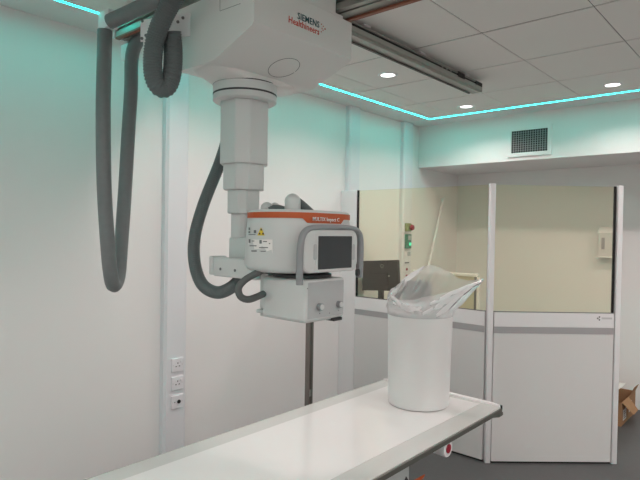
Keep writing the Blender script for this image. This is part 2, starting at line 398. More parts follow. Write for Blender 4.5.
# ================================================================== x-ray tube unit
CX, CY = -1.845, 1.585
xu = thing('xray_tube_unit', 'ceiling-hung x-ray tube on white telescopic column with touch display', 'x-ray machine', (CX, CY, 2.61))
HX0, HX1, HY0, HY1 = -2.24, -1.50, 1.325, 1.89
prof = [(HX0+.02, 2.60), (HX0, 2.58), (HX0, 2.385), (HX0+.01, 2.37), (-1.955, 2.287), (-1.935, 2.283), (-1.745, 2.283), (-1.722, 2.287), (HX1-.012, 2.367), (HX1, 2.380), (HX1, 2.545), (HX1-.004, 2.60)]
prof2 = [(HX0, 2.538)]+prof[2:-2]+[(HX1, 2.538)]
bm = XF(prism(bmesh.new(), prof2, HY0, HY1), MY)
hull = obj('carriage_hull', bm, M_HULL, xu, True, 30)
obj('skirt', B(HX1-.010, HX1, 1.446, 1.780, 2.5385, 2.625), M_HULL, hull)
obj('skirt', B(HX1-.010, HX1, 1.7805, 1.828, 2.5385, 2.549), M_HULL, hull)
obj('trolley', B(HX0+.06, HX1-.03, 1.46, 1.765, 2.5385, 2.625, bev=.004), M_ALUD, hull)
for x_ in (HX0+.15, HX1-.12):
    for y_ in (1.452, 1.774): obj('wheel', cyl(bmesh.new(), (x_, y_-.006, 2.585), (0, 1, 0), .022, .012, 20), M_DARK, hull, True)
# shallow neck that leads from the hull down to the collar
def ell(z, hx, hy, p=2.6, n=48):
    out = []
    for i in range(n):
        a = 2*math.pi*i/n; c_, s_ = math.cos(a), math.sin(a)
        out.append(Vector((CX+hx*math.copysign(abs(c_)**(2/p), c_), CY+.01+hy*math.copysign(abs(s_)**(2/p), s_), z)))
    return out
obj('neck', loft([ell(2.290, .108, .262, 3.2), ell(2.276, .112, .235, 3), ell(2.264, .126, .185, 2.3), ell(2.252, .138, .145, 2)]), M_HULL, hull, True, 40)
# panel outline on the hull side that faces the table end; seam
for a in ((at(220, 11, Y=HY0), at(242, 3, Y=HY0)), (at(220, 11, Y=HY0), at(220, -6, Y=HY0))):
    obj('seam', tube([a[0], a[0].lerp(a[1], .5), a[1]], .0009, .02, 6), M_GREYINK, hull)
# round cover on the slanted face
sl = Vector((HX1-.012-(-1.722), 0, 2.367-2.287)).normalized(); sn = Vector((sl.z, 0, -sl.x))
pc = at(284, 68.5, X=-1.655); pc = Vector((-1.655, pc.y, 2.287+(-1.655+1.722)*sl.z/sl.x))
ring = [pc+(Vector((0, 1, 0))*math.cos(a)+sl*math.sin(a))*.068+sn*.0004 for a in [2*math.pi*i/40 for i in range(41)]]
obj('round_cover', tube(ring, .0011, .01, 6), M_GREYINK, hull)
# lettering on the hull
tx = HX1+.0008
o1 = at(297.5, 18.5, X=tx); text_mesh('lettering', 'SIEMENS', .036, o1, (0, 1, 0), (0, 0, 1), M_TEAL, hull, xscale=.93)
o2 = at(288.3, 22.0, X=tx); text_mesh('lettering', 'Healthineers', .036, o2, (0, 1, 0), (0, 0, 1), M_REDINK, hull, xscale=.93)
for i, (px, py) in enumerate(((321.5, 24.2), (323.2, 26.4), (325.0, 29.0), (323.0, 30.2), (321.2, 31.8), (322, 28.4))):
    q = at(px, py, X=tx); obj('logo_dot', cyl(bmesh.new(), q, (1, 0, 0), .0036 if i == 2 else .0026, .0006, 10), M_REDINK if i % 2 else M_ORANGE, hull)
# collar and telescopic column
obj('collar', lathe((CX, CY, 0), [(.10, 2.262), (.138, 2.256), (.138, 2.217), (.130, 2.216), (.130, 2.210), (.138, 2.209), (.138, 2.186), (.128, 2.180), (.09, 2.180)], 48), M_EQUIP, xu, True, 30)
obj('collar_groove', lathe((CX, CY, 0), [(.1375, 2.2175), (.1384, 2.2165), (.1384, 2.2095), (.1375, 2.2085)], 48), M_DARK, xu, True)
obj('collar_groove', lathe((CX, CY, 0), [(.1375, 2.257), (.1386, 2.256), (.1386, 2.253), (.1375, 2.252)], 48), M_DARK, xu, True)
def seg(name, h, c, z0, z1, mt=M_EQUIP):
    pts = [(CX+x, CY+y) for x, y in ((h, -h+c), (h, h-c), (h-c, h), (-h+c, h), (-h, h-c), (-h, -h+c), (-h+c, -h), (h-c, -h))]
    bm = prism(bmesh.new(), pts, z0, z1); bmesh.ops.bevel(bm, geom=bm.edges[:], offset=.003, segments=2, affect='EDGES')
    return obj(name, bm, mt, xu, True, 30)
seg('column_segment', .094, .045, 1.912, 2.185)
seg('column_segment', .080, .037, 1.802, 1.922)
seg('column_segment', .062, .028, 1.700, 1.812)
seg('column_segment', .046, .018, 1.595, 1.705)
# arm at the foot of the column
obj('arm', B(CX-.044, -1.62, CY-.046, CY+.075, 1.425, 1.598, bev=.010, seg=3), M_EQUIP, xu, True)
ab = B(-1.918, -1.64, 1.478, 1.520, 1.428, 1.510, bev=.008, seg=3)
pl = obj('arm_bracket', ab, M_EQUIP, xu, True)
obj('end_cap', B(-1.945, -1.9185, 1.476, 1.560, 1.432, 1.514, bev=.008, seg=3), M_EQUIP, pl, True)
for px, py in ((220.5, 269), (235, 270.5)):
    q = at(px, py, Y=1.477); obj('screw', cyl(bmesh.new(), q, (0, -1, 0), .006, .002, 12), M_GREYINK, pl)
# tube housing: rounded drum
DX0, DX1, DY0, DY1 = -1.705, -1.365, 1.392, 1.842
dcx, dcy, dhx, dhy = (DX0+DX1)/2, (DY0+DY1)/2, (DX1-DX0)/2, (DY1-DY0)/2
def drum_ring(z, inset, r=.15): return [Vector((x, y, z)) for x, y in rrect(dcx, dcy, dhx-inset, dhy-inset, r-inset*.6, 10)]
rings = [drum_ring(z, i) for z, i in ((1.470, .03), (1.476, .012), (1.486, .004), (1.50, 0), (1.62, .004), (1.66, .008), (1.672, .0095), (1.700, .0105), (1.706, .014), (1.709, .03))]
dr = obj('tube_housing', loft(rings), M_EQUIP, xu, True, 40)
# orange stripe: a thin band that hugs the housing, widening to a name plate
def hug(t, z, off):                                     # t runs along the outline of the housing
    pts = drum_ring(z, .0095-off); n = len(pts); L = [0]
    for i in range(n): L.append(L[-1]+(pts[(i+1) % n]-pts[i]).length)
    s = (t % 1)*L[-1]
    for i in range(n):
        if L[i+1] >= s: return pts[i].lerp(pts[(i+1) % n], (s-L[i])/(L[i+1]-L[i]))
bm = bmesh.new(); prev = None
NS = 140
T0, T1 = .455, 1.10
for k in range(NS+1):
    tt = T0+(T1-T0)*k/NS; p = hug(tt, 1.68, .002)
    lo = 1.676
    if p.x > DX1-.06 and p.y > 1.42:                    # name plate on the side with the display
        a = p.y
        lo = 1.676-.017*max(0, min(1, (a-1.478)/.018, (1.70-a)/.018))
    vs_ = [bm.verts.new(hug(tt, z, .0022)*1.0+Vector((0, 0, z-hug(tt, z, .0022).z))) for z in (lo, 1.698)]
    if prev: bm.faces.new((prev[0], vs_[0], vs_[1], prev[1]))
    prev = vs_
obj('orange_stripe', bm, M_ORANGE, dr, True)
q = Vector((DX1-.0045+.0006, 1.512, 1.668)); text_mesh('lettering', 'MULTIX Impact C', .020, q, (0, 1, 0), (0, 0, 1), M_WHITEINK, dr, depth=.0008)
# warning labels on the flank of the housing, laid on its surface
def sticker(cx, cy, wpx, hpx, mt, name='label_sticker', shape='rect', off=.0008):
    bm = bmesh.new(); N = 4
    def onsurf(px, py):
        best = None
        d = ray(px, py); o = Vector((0, 0, HC)); lo = None
        for i in range(700):
            s = 1.6+i*.001; p = o+d*s
            if inside(p): return o+d*(s-.001-off)
        return o+d*2.2
    def inside(p):
        x, y = abs(p.x-dcx), abs(p.y-dcy); r = .148; hx, hy = dhx-.003, dhy-.003
        if x > hx or y > hy: return False
        if x > hx-r and y > hy-r: return (x-hx+r)**2+(y-hy+r)**2 <= r*r
        return True
    rows = []
    for j in range(2):
        v = -.5+j; row = []
        for i in range(N+1):
            u = -.5+i/N
            k = 1 if shape == 'rect' else (.08 if j == 0 else 1)
            row.append(bm.verts.new(onsurf(cx+u*wpx*k, cy+v*hpx)))
        rows.append(row)
    for i in range(N): bm.faces.new((rows[0][i], rows[0][i+1], rows[1][i+1], rows[1][i]))
    return obj(name, bm, mt, dr, True)
sticker(260.5, 246.5, 24, 14, M_WHITEINK)
sticker(261, 231.5, 7.5, 8, M_YWARN, 'warning_sign', 'tri')
for cx, cy, w_, h_ in ((249.3, 228.8, 1.6, 2.6), (249.3, 232.2, 1.8, 2), (255, 231.6, 2.4, 3), (252, 234.6, 7, .8), (249.6, 241, 1.8, 3.6), (260.6, 241.8, 2.4, 3.6), (265, 241.5, 4, 1),
                       (253, 245.8, 7, 1), (263.5, 247.6, 9, 1), (254, 251, 5.5, 1.4), (262.5, 251.3, 6.5, .9), (253, 241, 2.5, .9), (269.6, 243.5, 1.4, 1)):
    sticker(cx, cy, w_, h_, M_GREYINK, 'label_print', off=.0016)
for cx, cy in ((259.6, 233.6), (263, 233.6), (261.2, 229.6)): sticker(cx, cy, 1.5, 1.8, M_DARK, 'label_print', off=.0016)
# caps and cables on top of the housing
def dome(px, pyb, pyt, wpx, D, mt, name='cable_gland'):
    a = at(px, pyb, D=D); b = at(px, pyt, D=D); r = wpx*D/FPX/2; h = b.z-a.z
    pr_ = [(r, a.z-.01), (r, b.z-r*.95)]+[(r*math.cos(math.radians(t_)), b.z-r*.95+r*.95*math.sin(math.radians(t_))) for t_ in range(15, 90, 15)]+[(.002, b.z)]
    return obj(name, lathe((a.x, a.y, 0), pr_, 24), mt, xu, True, 50)
dome(292.5, 213, 193.5, 16, 2.22, M_EQUIP); dome(267, 213, 202, 13, 2.28, M_EQUIP); dome(275, 213, 202.5, 10, 2.32, M_EQUIP)
obj('cable', tube([at(270, 211, D=2.25), at(275, 208.5, D=2.25), at(283, 210, D=2.25), at(290, 214, D=2.25)], .017, .02), M_CORR, xu, True)
obj('cable', tube([at(293, 199, D=2.27), at(300, 204, D=2.27), at(308, 211, D=2.27), at(314, 217, D=2.26)], .020, .02), M_CORR, xu, True)
# touch display on the side facing the room
FX = -1.318
cyd, czd = 1.585, 1.556
def rr_x(x0, x1, cy, cz, hy, hz, r, bev=.004):
    pts = rrect(cy, cz, hy, hz, r, 6); ins = rrect(cy, cz, hy-bev, hz-bev, r-bev*.6, 6)
    return loft([[Vector((x0, y, z)) for y, z in pts], [Vector((x1-bev, y, z)) for y, z in pts], [Vector((x1, y, z)) for y, z in ins]])
pd = [at(x, y, X=FX) for x, y in ((304, 229.5), (358, 229.5), (358, 274), (304, 274))]
cyd = (pd[0].y+pd[1].y)/2; hyd = (pd[1].y-pd[0].y)/2; czd = (pd[0].z+pd[3].z)/2; hzd = (pd[0].z-pd[3].z)/2
_a = [(x, rrect(cyd+dy, czd, hyd-i, hzd-i, .035-i*.4, 6)) for x, i, dy in ((DX1-.02, .03, .03), (FX-.022, .016, .014), (FX-.016, .0, 0), (FX-.004, 0, 0), (FX, .004, 0))]
dp = obj('display', loft([[Vector((x, y, z)) for y, z in p_] for x, p_ in _a]), M_EQUIP, xu, True, 40)
a, b = at(318, 236, X=FX), at(351, 267.5, X=FX)
obj('bezel', rr_x(FX-.002, FX+.002, (a.y+b.y)/2, (a.z+b.z)/2, (b.y-a.y)/2+.012, (a.z-b.z)/2+.010, .010, .001), M_EQUIP, dp, True)
obj('screen', rr_x(FX-.002, FX+.0032, (a.y+b.y)/2, (a.z+b.z)/2, (b.y-a.y)/2, (a.z-b.z)/2, .002, .0005), M_SCREEN, dp)
for px in (315.3, 353.3):
    q0, q1 = at(px, 244, X=FX), at(px, 260, X=FX)
    obj('side_button', rr_x(FX-.002, FX+.003, q0.y, (q0.z+q1.z)/2, .0085, (q0.z-q1.z)/2, .008, .001), M_EQ2, dp, True)
# grab handle: flat loop round the display
def hp(px, py): return at(px, py, X=FX-.012)
path = [hp(*p) for p in ((299.5, 285), (299.6, 270), (300.2, 250), (302.5, 236), (308, 229.5), (318, 227.6), (336, 227.2), (350, 228.2), (358, 232), (360.3, 241), (360.2, 260), (359.4, 280))]
c = spline(path, .012); bm = bmesh.new(); rings = []
for i, p in enumerate(c):
    tg = (c[min(i+1, len(c)-1)]-c[max(i-1, 0)]).normalized(); xn = Vector((1, 0, 0)); s = tg.cross(xn).normalized()
    rings.append([p+s*(.0115*math.cos(a_))+xn*(.014*math.sin(a_)) for a_ in [2*math.pi*k/12 for k in range(12)]])
hd = obj('grab_handle', loft(rings, True, bm), M_HANDLE, xu, True, 50)
q = at(357.2, 272.5, X=FX+.006); obj('release_button', rr_x(FX-.002, FX+.0105, q.y+.006, q.z, .0085, .014, .008, .002), M_DARK, hd, True)
# swivel and collimator
obj('swivel', lathe((-1.485, 1.585, 0), [(.10, 1.467), (.115, 1.462), (.115, 1.452), (.10, 1.448)], 40), M_DARK, xu, True)
KX0, KX1, KY0, KY1, KZ = -1.594, -1.360, 1.470, 1.699, 1.292
kb = obj('collimator', B(KX0, KX1, KY0, KY1, KZ, 1.449, bev=.012, seg=3), M_EQUIP, xu, True)
fp = B(KX1-.008, KX1+.0012, KY0+.012, KY1-.008, KZ+.012, 1.44, bev=.002); obj('front_plate', fp, M_EQ2, kb)
for px, py in ((321, 307), (340.3, 304.3)):
    q = at(px, py, X=KX1+.012)
    obj('knob', cyl(bmesh.new(), Vector((KX1, q.y, q.z)), (1, 0, 0), .0135, .017, 20), M_HANDLE, kb, True)
    obj('knob_cap', cyl(bmesh.new(), Vector((KX1+.0165, q.y, q.z)), (1, 0, 0), .0105, .003, 20), M_EQUIP, kb, True)
obj('accessory_rail', B(KX0-.030, KX1-.02, KY0+.02, KY1-.02, KZ-.006, KZ+.004, bev=.002), M_EQUIP, kb)
obj('accessory_rail', B(KX1-.05, KX1-.004, KY1-.06, KY1-.01, KZ-.012, KZ-.0005), M_DARK, kb)
obj('flange', B(KX0-.055, KX0-.0005, KY0+.02, KY1-.03, KZ+.004, KZ+.020, bev=.004), M_EQUIP, kb)
obj('mount_block', B(KX0-.05, KX0-.0005, KY0+.035, KY1-.05, KZ+.021, 1.455, bev=.004), M_EQUIP, kb, True)
for px, py in ((307.5, 288.5), (329.5, 313), (319.7, 313.5), (338.5, 310.5)):
    q = at(px, py, X=KX1+.0015); obj('screw', cyl(bmesh.new(), Vector((KX1+.001, q.y, q.z)), (1, 0, 0), .0022, .0012, 8), M_GREYINK, kb)
# hoses that travel with the unit
obj('hose', tube([at(232, 118, D=2.52), at(227, 140, D=2.52), at(219, 165, D=2.53), at(204, 203, D=2.54), at(195, 235, D=2.53), at(194.5, 262, D=2.50), at(202, 284, D=2.47), at(217, 292.5, D=2.43), at(232, 287, D=2.40), at(243, 276, D=2.38), at(252, 268, D=2.38)], .0285, .0023, 16, .075), M_CORR, xu, True, 75)
obj('hose', tube([at(263, 270, D=2.10), at(255, 274, D=2.09), at(245, 280, D=2.08), at(238.6, 288, D=2.07), at(240.5, 296.5, D=2.07), at(248, 299.5, D=2.08), at(257, 296.8, D=2.11), at(264, 293.5, D=2.15)], .0135, .01, 14), M_SMALLH, xu, True, 60)
finish(xu)

# ================================================================== hoses and brackets that hang from the ceiling
t = thing('cable_hose', 'thick smooth dark grey hose hanging in a long narrow loop', 'hose', at(112, 292, D=2.58))
obj('hose_sleeve', tube([at(104.8, 30.5, D=2.50), at(104.2, 60, D=2.50), at(103.2, 110, D=2.50), at(104.0, 180, D=2.51), at(107, 235, D=2.53), at(110, 270, D=2.55), at(113.5, 285.5, D=2.60), at(118.5, 276, D=2.66), at(121.5, 240, D=2.68), at(125, 190, D=2.70), at(128.5, 130, D=2.71), at(131, 90, D=2.71), at(131.5, 62, D=2.71), at(134, 48, D=2.70), at(140, 38, D=2.68), at(150, 30, D=2.66)], .0325, .02, 16), M_HOSE, t, True, 60)
def block(name, px, py, D, hx, hy, hz, mt, par, bev=.004):
    c_ = at(px, py, D=D); return obj(name, B(c_.x-hx, c_.x+hx, c_.y-hy, c_.y+hy, c_.z-hz, c_.z+hz, bev=bev), mt, par, True)
b1 = block('bracket', 108.5, 21, 2.50, .046, .026, .040, M_FRAME, t)
b2 = block('bracket', 130.5, 53, 2.78, .045, .030, .040, M_FRAME, t)
for px, py, D in ((127, 51, 2.70), (129, 58, 2.70)): obj('screw', cyl(bmesh.new(), at(px, py, D=D), (0, -1, 0), .005, .002, 10), M_GREYINK, b2)
finish(t)
t = thing('cable_hose', 'smooth dark grey hose rising from the white bracket toward the ceiling', 'hose', at(110, 20, D=2.5))
obj('hose_sleeve', tube([at(110, 21.5, D=2.435), at(116, 18.8, D=2.42), at(130, 12.5, D=2.38), at(148, 4, D=2.33), at(165, -6, D=2.29), at(178, -16, D=2.27)], .0325, .02, 16), M_HOSE, t, True, 60)
finish(t)
t = thing('corrugated_hose', 'thick ribbed dark grey hose in a short loop beside the carriage', 'hose', at(163, 98, D=2.12))
obj('hose_sleeve', tube([at(186, -26, D=1.96), at(176, -6, D=2.02), at(164.5, 15, D=2.06), at(156, 37, D=2.09), at(152.8, 58, D=2.10), at(153.6, 76, D=2.11), at(158, 86, D=2.12), at(163.5, 88.6, D=2.13), at(169, 84, D=2.14), at(172.3, 72, D=2.14), at(173.2, 56, D=2.14), at(172.6, 42, D=2.14), at(171.6, 31, D=2.13)], .0365, .0025, 20, .08), M_CORR, t, True, 75)
cs = [at(140.5, 41.5, D=2.21), at(190, 36, D=2.17), at(190, 13, D=2.17), at(140.5, 20, D=2.21)]
bm = bmesh.new(); f0 = bm.faces.new([bm.verts.new(p) for p in cs]); e_ = bmesh.ops.extrude_face_region(bm, geom=[f0])
bmesh.ops.translate(bm, vec=Vector((_f.x, _f.y, 0))*.006, verts=[v for v in e_['geom'] if isinstance(v, bmesh.types.BMVert)])
pb = obj('mounting_plate', bm, M_FRAME, t)
for px, py in ((183, 18), (178, 22), (142.3, 21), (142.0, 38.5), (146, 35.5)):
    obj('bolt', cyl(bmesh.new(), at(px, py, D=2.2085-(px-140.5)/49.5*.04), -Vector((_f.x, _f.y, 0)), .006, .003, 12), M_GREYINK, pb)
finish(t)

# ================================================================== patient table
TX0, TX1, TY0, TY1, TZ = -1.968, -1.200, .42, 2.855, .70
tb = thing('examination_table', 'long white x-ray table with grey border and steel side rail', 'table', (-1.58, 1.6, 0))
top = obj('tabletop', B(TX0, TX1, TY0, TY1, TZ-.022, TZ, bev=.003), M_BORDER, tb)
obj('white_inset', B(TX0+.103, TX1-.108, TY0+.1, TY1-.03, TZ+.0002, TZ+.0022, bev=.0008), M_TABLE, top)
# end lip: rounded white bar
pts = [(TX0, TY1+.0005), (TX1-.012, TY1+.0005), (TX1-.006, TY1+.004), (TX1-.006, TY1+.012), (TX1-.06, TY1+.030), ((TX0+TX1)/2, TY1+.040), (TX0+.05, TY1+.030), (TX0, TY1+.008)]
bm = prism(bmesh.new(), pts, TZ-.020, TZ+.009); bmesh.ops.bevel(bm, geom=bm.edges[:], offset=.004, segments=2, affect='EDGES')
obj('end_lip', bm, M_LIP, tb, True)
obj('end_cap', B(TX1-.020, TX1+.001, TY1+.0125, TY1+.022, TZ-.018, TZ+.006, bev=.002), M_DARK, tb)
# side rails
for s, x in ((1, TX1), (-1, TX0)):
    xa, xb = (x+.0005, x+.010) if s > 0 else (x-.010, x-.0005)
    obj('side_rail', B(xa, xb, TY0, TY1-.004, TZ-.027, TZ-.004, bev=.002), M_ALUD, tb)
obj('under_rail', B(TX1-.06, TX1-.012, TY0+.05, TY1-.03, TZ-.040, TZ-.0225, bev=.004), M_ALUD, tb)
obj('corner_bracket', prism(bmesh.new(), [(TX1-.04, TY1-.10), (TX1+.006, TY1-.03), (TX1+.004, TY1+.02), (TX1-.04, TY1+.01)], TZ-.046, TZ-.030), M_ALUD, tb)
obj('float_frame', B(TX0+.12, TX1-.10, .7, 2.45, TZ-.075, TZ-.051, bev=.004), M_ALU, tb)
obj('float_frame', B(TX0+.12, TX1-.13, .7, 2.45, TZ-.051, TZ-.0225), M_ALUD, tb)
ped = obj('pedestal', prism(bmesh.new(), rrect(-1.60, 1.55, .22, .72, .05, 5), .0, TZ-.076), M_EQUIP, tb, True)
obj('foot_plate', prism(bmesh.new(), rrect(-1.60, 1.55, .25, .76, .06, 5), 0, .03), M_EQ2, ped, True)
px_ = -1.60+.22+.0006
dq = [at(x, y, X=px_) for x, y in ((414, 480), (425, 474), (424, 477.5), (417, 483), (405, 492), (402, 490))]
bm = bmesh.new(); bm.faces.new([bm.verts.new(p) for p in dq]); obj('orange_decal', bm, M_ORANGE, ped)
dq = [at(x, y, X=px_) for x, y in ((406, 476), (408.5, 480), (405, 492), (400, 492))]
bm = bmesh.new(); bm.faces.new([bm.verts.new(p) for p in dq]); obj('black_decal', bm, M_DARK, ped)
obj('slot', B(TX1-.098, TX1-.090, 1.70, 2.18, TZ-.082, TZ-.060), M_BLACK, tb)
# control with red button under the edge
bc = at(448.2, 448.5, X=TX1-.012)
cn = obj('control_knob', lathe((0, 0, 0), [(.03, -.075), (.038, -.07), (.040, -.02), (.041, -.004), (.039, 0), (.024, .0005)], 28), M_FRAME, tb, True, 50)
cn.data.transform(Matrix.Translation(bc)@Matrix.Rotation(math.radians(90), 4, 'Y'))
obj('red_button', cyl(bmesh.new(), bc+Vector((.0003, 0, 0)), (1, 0, 0), .021, .004, 24), M_RED, cn, True)
obj('control_arm', B(TX1-.13, TX1-.075, bc.y-.03, bc.y+.03, bc.z-.02, TZ-.0515, bev=.006), M_FRAME, tb, True)
finish(tb)

# steel post behind the table
p0 = at(308.5, 405, X=-2.22)
t = thing('steel_post', 'slim dark steel post standing behind the x-ray table', 'post', (p0.x, p0.y, 0))
obj('post', B(p0.x-.018, p0.x+.018, p0.y-.018, p0.y+.018, .012, 1.50, bev=.003), M_STEEL, t)
obj('face_rail', B(p0.x+.0185, p0.x+.022, p0.y-.008, p0.y+.008, .05, 1.48), M_ALUD, t)
obj('base_plate', B(p0.x-.10, p0.x+.10, p0.y-.10, p0.y+.10, 0, .0115, bev=.003), M_STEEL, t)
q = at(310, 393, X=p0.x+.023); obj('clip', B(p0.x+.0225, p0.x+.027, q.y-.006, q.y+.006, q.z-.02, q.z+.02), M_ALU, t)
finish(t)

# ================================================================== bin with film bag on the table
BXc, BYc = -1.558, 2.603; BZ = TZ+.0024
bn = thing('lined_bin', 'white frosted cylinder bin wrapped in a clear crumpled plastic bag', 'bin', (BXc, BYc, BZ))
prof = [(.150, BZ), (.160, BZ+.004), (.164, BZ+.02), (.174, BZ+.490), (.174, BZ+.500), (.168, BZ+.500), (.160, BZ+.03), (.02, BZ+.025)]
obj('cylinder', lathe((BXc, BYc, 0), prof, 56), M_BIN, bn, True, 40)
ur = Vector((math.cos(YAW), -math.sin(YAW), 0)); vf = Vector((math.sin(YAW), math.cos(YAW), 0)); bc0 = Vector((BXc, BYc, 0))
# mouth of the bag in (u right, v away, z)
mouth = [(-.182, -.03, 1.282), (-.15, .06, 1.315), (-.088, .11, 1.352), (-.03, .14, 1.395), (.03, .15, 1.432), (.085, .145, 1.447), (.13, .13, 1.435), (.18, .11, 1.408), (.232, .07, 1.378),
         (.285, .03, 1.372), (.338, -.01, 1.384), (.318, -.04, 1.366), (.26, -.07, 1.350), (.19, -.10, 1.340), (.12, -.13, 1.325), (.05, -.15, 1.308), (-.02, -.15, 1.292), (-.09, -.14, 1.282), (-.15, -.10, 1.276)]
NM = 76
def closed(pts, n):
    m_ = len(pts); out = []
    for k in range(n):
        s = k/n*m_; i = int(s); f_ = s-i; a, b, c_, d_ = [Vector(pts[(i+j) % m_]) for j in (-1, 0, 1, 2)]
        out.append(.5*((2*b)+(c_-a)*f_+(2*a-5*b+4*c_-d_)*f_*f_+(3*b-a-3*c_+d_)*f_**3))
    return out
mo = closed(mouth, NM)
def rim(p):
    a = math.atan2(p.y, p.x); return a
angs = [math.atan2(p.y-.0, p.x-.05*0) for p in mo]
base_a = [math.pi-2*math.pi*k/NM+.17 for k in range(NM)]
rings = []; NR = 15
for j in range(NR+1):
    s = j/NR; ring = []
    for k in range(NM):
        a = base_a[k]; r = .1758
        b0 = Vector((r*math.cos(a), r*math.sin(a), BZ+.485)); b1 = Vector((r*1.006*math.cos(a), r*1.006*math.sin(a), BZ+.505)); e = mo[k]
        if s < .25: p = b0.lerp(b1, s/.25)
        else:
            q_ = (s-.25)/.75; p = b1.lerp(e, q_)
            nz = noise(Vector((k*.33, q_*2.2, 1.7)))*.6+noise(Vector((k*.9, q_*4, 5.1)))*.35
            rad = Vector((p.x, p.y, 0)).normalized()
            p = p+rad*nz*.030*math.sin(math.pi*min(1, q_*1.0))**.7+Vector((0, 0, 1))*nz*.012*q_
        ring.append(bc0+ur*p.x+vf*p.y+Vector((0, 0, p.z)))
    rings.append(ring)
obj('plastic_bag', loft(rings, False), M_FILM, bn, True, 70)
# gathered tail folds of film across the front
for a_, b_, off in (((-.17, -.08, 1.285), (-.06, -.165, 1.215), 0), ((-.05, -.17, 1.235), (.31, -.05, 1.368), 1), ((-.02, -.175, 1.215), (.26, -.08, 1.345), 2), ((.05, -.175, 1.205), (.2, -.13, 1.315), 3), ((-.178, -.04, 1.27), (-.07, .10, 1.36), 4), ((-.16, -.085, 1.262), (-.02, -.17, 1.222), 5), ((.02, -.168, 1.262), (.325, -.03, 1.376), 6), ((-.09, .105, 1.35), (.05, .15, 1.437), 7)):
    a, b = Vector(a_), Vector(b_); bm = bmesh.new(); prev = None
    for k in range(13):
        s = k/12; p = a.lerp(b, s)+Vector((0, -.012*math.sin(s*math.pi), .008*noise(Vector((s*4, off*3.3, 0)))))
        wd = .014*math.sin(math.pi*min(1, .12+s*.85))+.004
        v = [bm.verts.new(bc0+ur*p.x+vf*(p.y+dv)+Vector((0, 0, p.z+dz))) for dv, dz in ((0, -wd), (-.006, 0), (0, wd))]
        if prev:
            for i in range(2): bm.faces.new((prev[i], v[i], v[i+1], prev[i+1]))
        prev = v
    obj('bag_fold', bm, M_FOLD, bn, True, 70)
finish(bn)

# ================================================================== behind the screen
# control desk with two monitors
t = thing('control_desk', 'pale desk behind the screen holding the monitors', 'desk', (-2.45, 4.18, 0))
obj('desk_top', B(-2.97, -1.95, 3.90, 4.50, .90, .93, bev=.003), M_DESK, t)
for x in (-2.93, -1.99):
    for y in (3.94, 4.46): obj('leg', B(x-.02, x+.02, y-.02, y+.02, 0, .8995), M_ALU, t)
finish(t)
def monitor(cx, cy, w_, z0, z1, tilt, yaw, label, mark):
    t = thing('monitor', label, 'monitor', (cx, cy, .93))
    R_ = Matrix.Translation((cx, cy, 0))@Matrix.Rotation(math.radians(yaw), 4, 'Z')
    T_ = R_@Matrix.Translation((0, 0, (z0+z1)/2))@Matrix.Rotation(math.radians(tilt), 4, 'Y')
    h = (z1-z0)/2
    sh_ = obj('shell', XF(B(-w_/2, w_/2, -.018, .018, -h, h, bev=.006), T_), M_DARK, t, True)
    obj('screen', XF(B(-w_/2+.012, w_/2-.012, .0185, .020, -h+.015, h-.015), T_), M_SCREEN, sh_)
    obj('rear_bulge', XF(B(-w_/4, w_/4, -.035, -.0185, -h*.75, h*.15, bev=.006), T_), M_DARK, sh_, True)
    if mark:
        rg = [T_@Vector((.035+.016*math.cos(a_), -.0192, h*.62+.016*math.sin(a_))) for a_ in [2*math.pi*i/24 for i in range(25)]]
        obj('logo_ring', tube(rg, .0016, .006, 6), M_EQ2, sh_)
        obj('logo_ring', XF(B(.026, .044, -.0200, -.0185, h*.62-.003, h*.62+.003), T_), M_GREYINK, sh_)
        obj('label_sticker', XF(B(.075, .112, -.0205, -.0187, h*.0-.010, h*.0+.003), T_), M_PALEINK, sh_)
    obj('neck', XF(B(-.022, .022, .0, .03, .945, (z0+z1)/2), R_), M_DARK, t)
    obj('foot', XF(B(-.10, .10, -.08, .10, .9305, .945, bev=.004), R_), M_DARK, t)
    finish(t)
monitor(-2.845, 4.06, .40, 1.105, 1.375, -4, 0, 'black monitor with ring logo seen from behind, beside trunking', True)
monitor(-2.55, 4.20, .30, .985, 1.205, 0, -8, 'smaller lower black monitor standing behind the plastic bag', False)
# stop button, switch, socket and small devices on the third trunking
XS = XT
t = thing('emergency_stop', 'red mushroom stop button on small olive box', 'stop button', (XS, 4.70, 1.68))
obj('housing', B(XS, XS+.035, 4.662, 4.732, 1.640, 1.722, bev=.004), M_YELLOW, t)
obj('stem', cyl(bmesh.new(), (XS+.0345, 4.708, 1.680), (1, 0, 0), .014, .018, 16), M_DARK, t, True)
obj('mushroom_head', cyl(bmesh.new(), (XS+.052, 4.708, 1.680), (1, 0, 0), .030, .018, 24, .024), M_RED, t, True)
finish(t)
t = thing('key_switch', 'green switch box with glowing lamp below the stop button', 'switch', (XS, 4.70, 1.54))
obj('housing', B(XS, XS+.03, 4.662, 4.745, 1.470, 1.612, bev=.004), M_GREEN, t)
obj('lamp', B(XS+.0295, XS+.034, 4.700, 4.738, 1.500, 1.530, bev=.003), M_GREENL, t)
obj('key_plate', B(XS+.0295, XS+.033, 4.680, 4.730, 1.555, 1.600, bev=.003), M_EQ2, t)
finish(t)
t = thing('wall_socket', 'white double-height socket plate below the green switch', 'socket', (XS, 4.70, 1.39))
obj('plate', B(XS, XS+.009, 4.655, 4.765, 1.320, 1.445, bev=.003), M_SOCK, t)
obj('rocker', B(XS+.0085, XS+.014, 4.705, 4.755, 1.395, 1.437, bev=.002), M_EQ2, t)
obj('label_print', B(XS+.0085, XS+.0096, 4.662, 4.740, 1.322, 1.334), M_GREYINK, t)
finish(t)
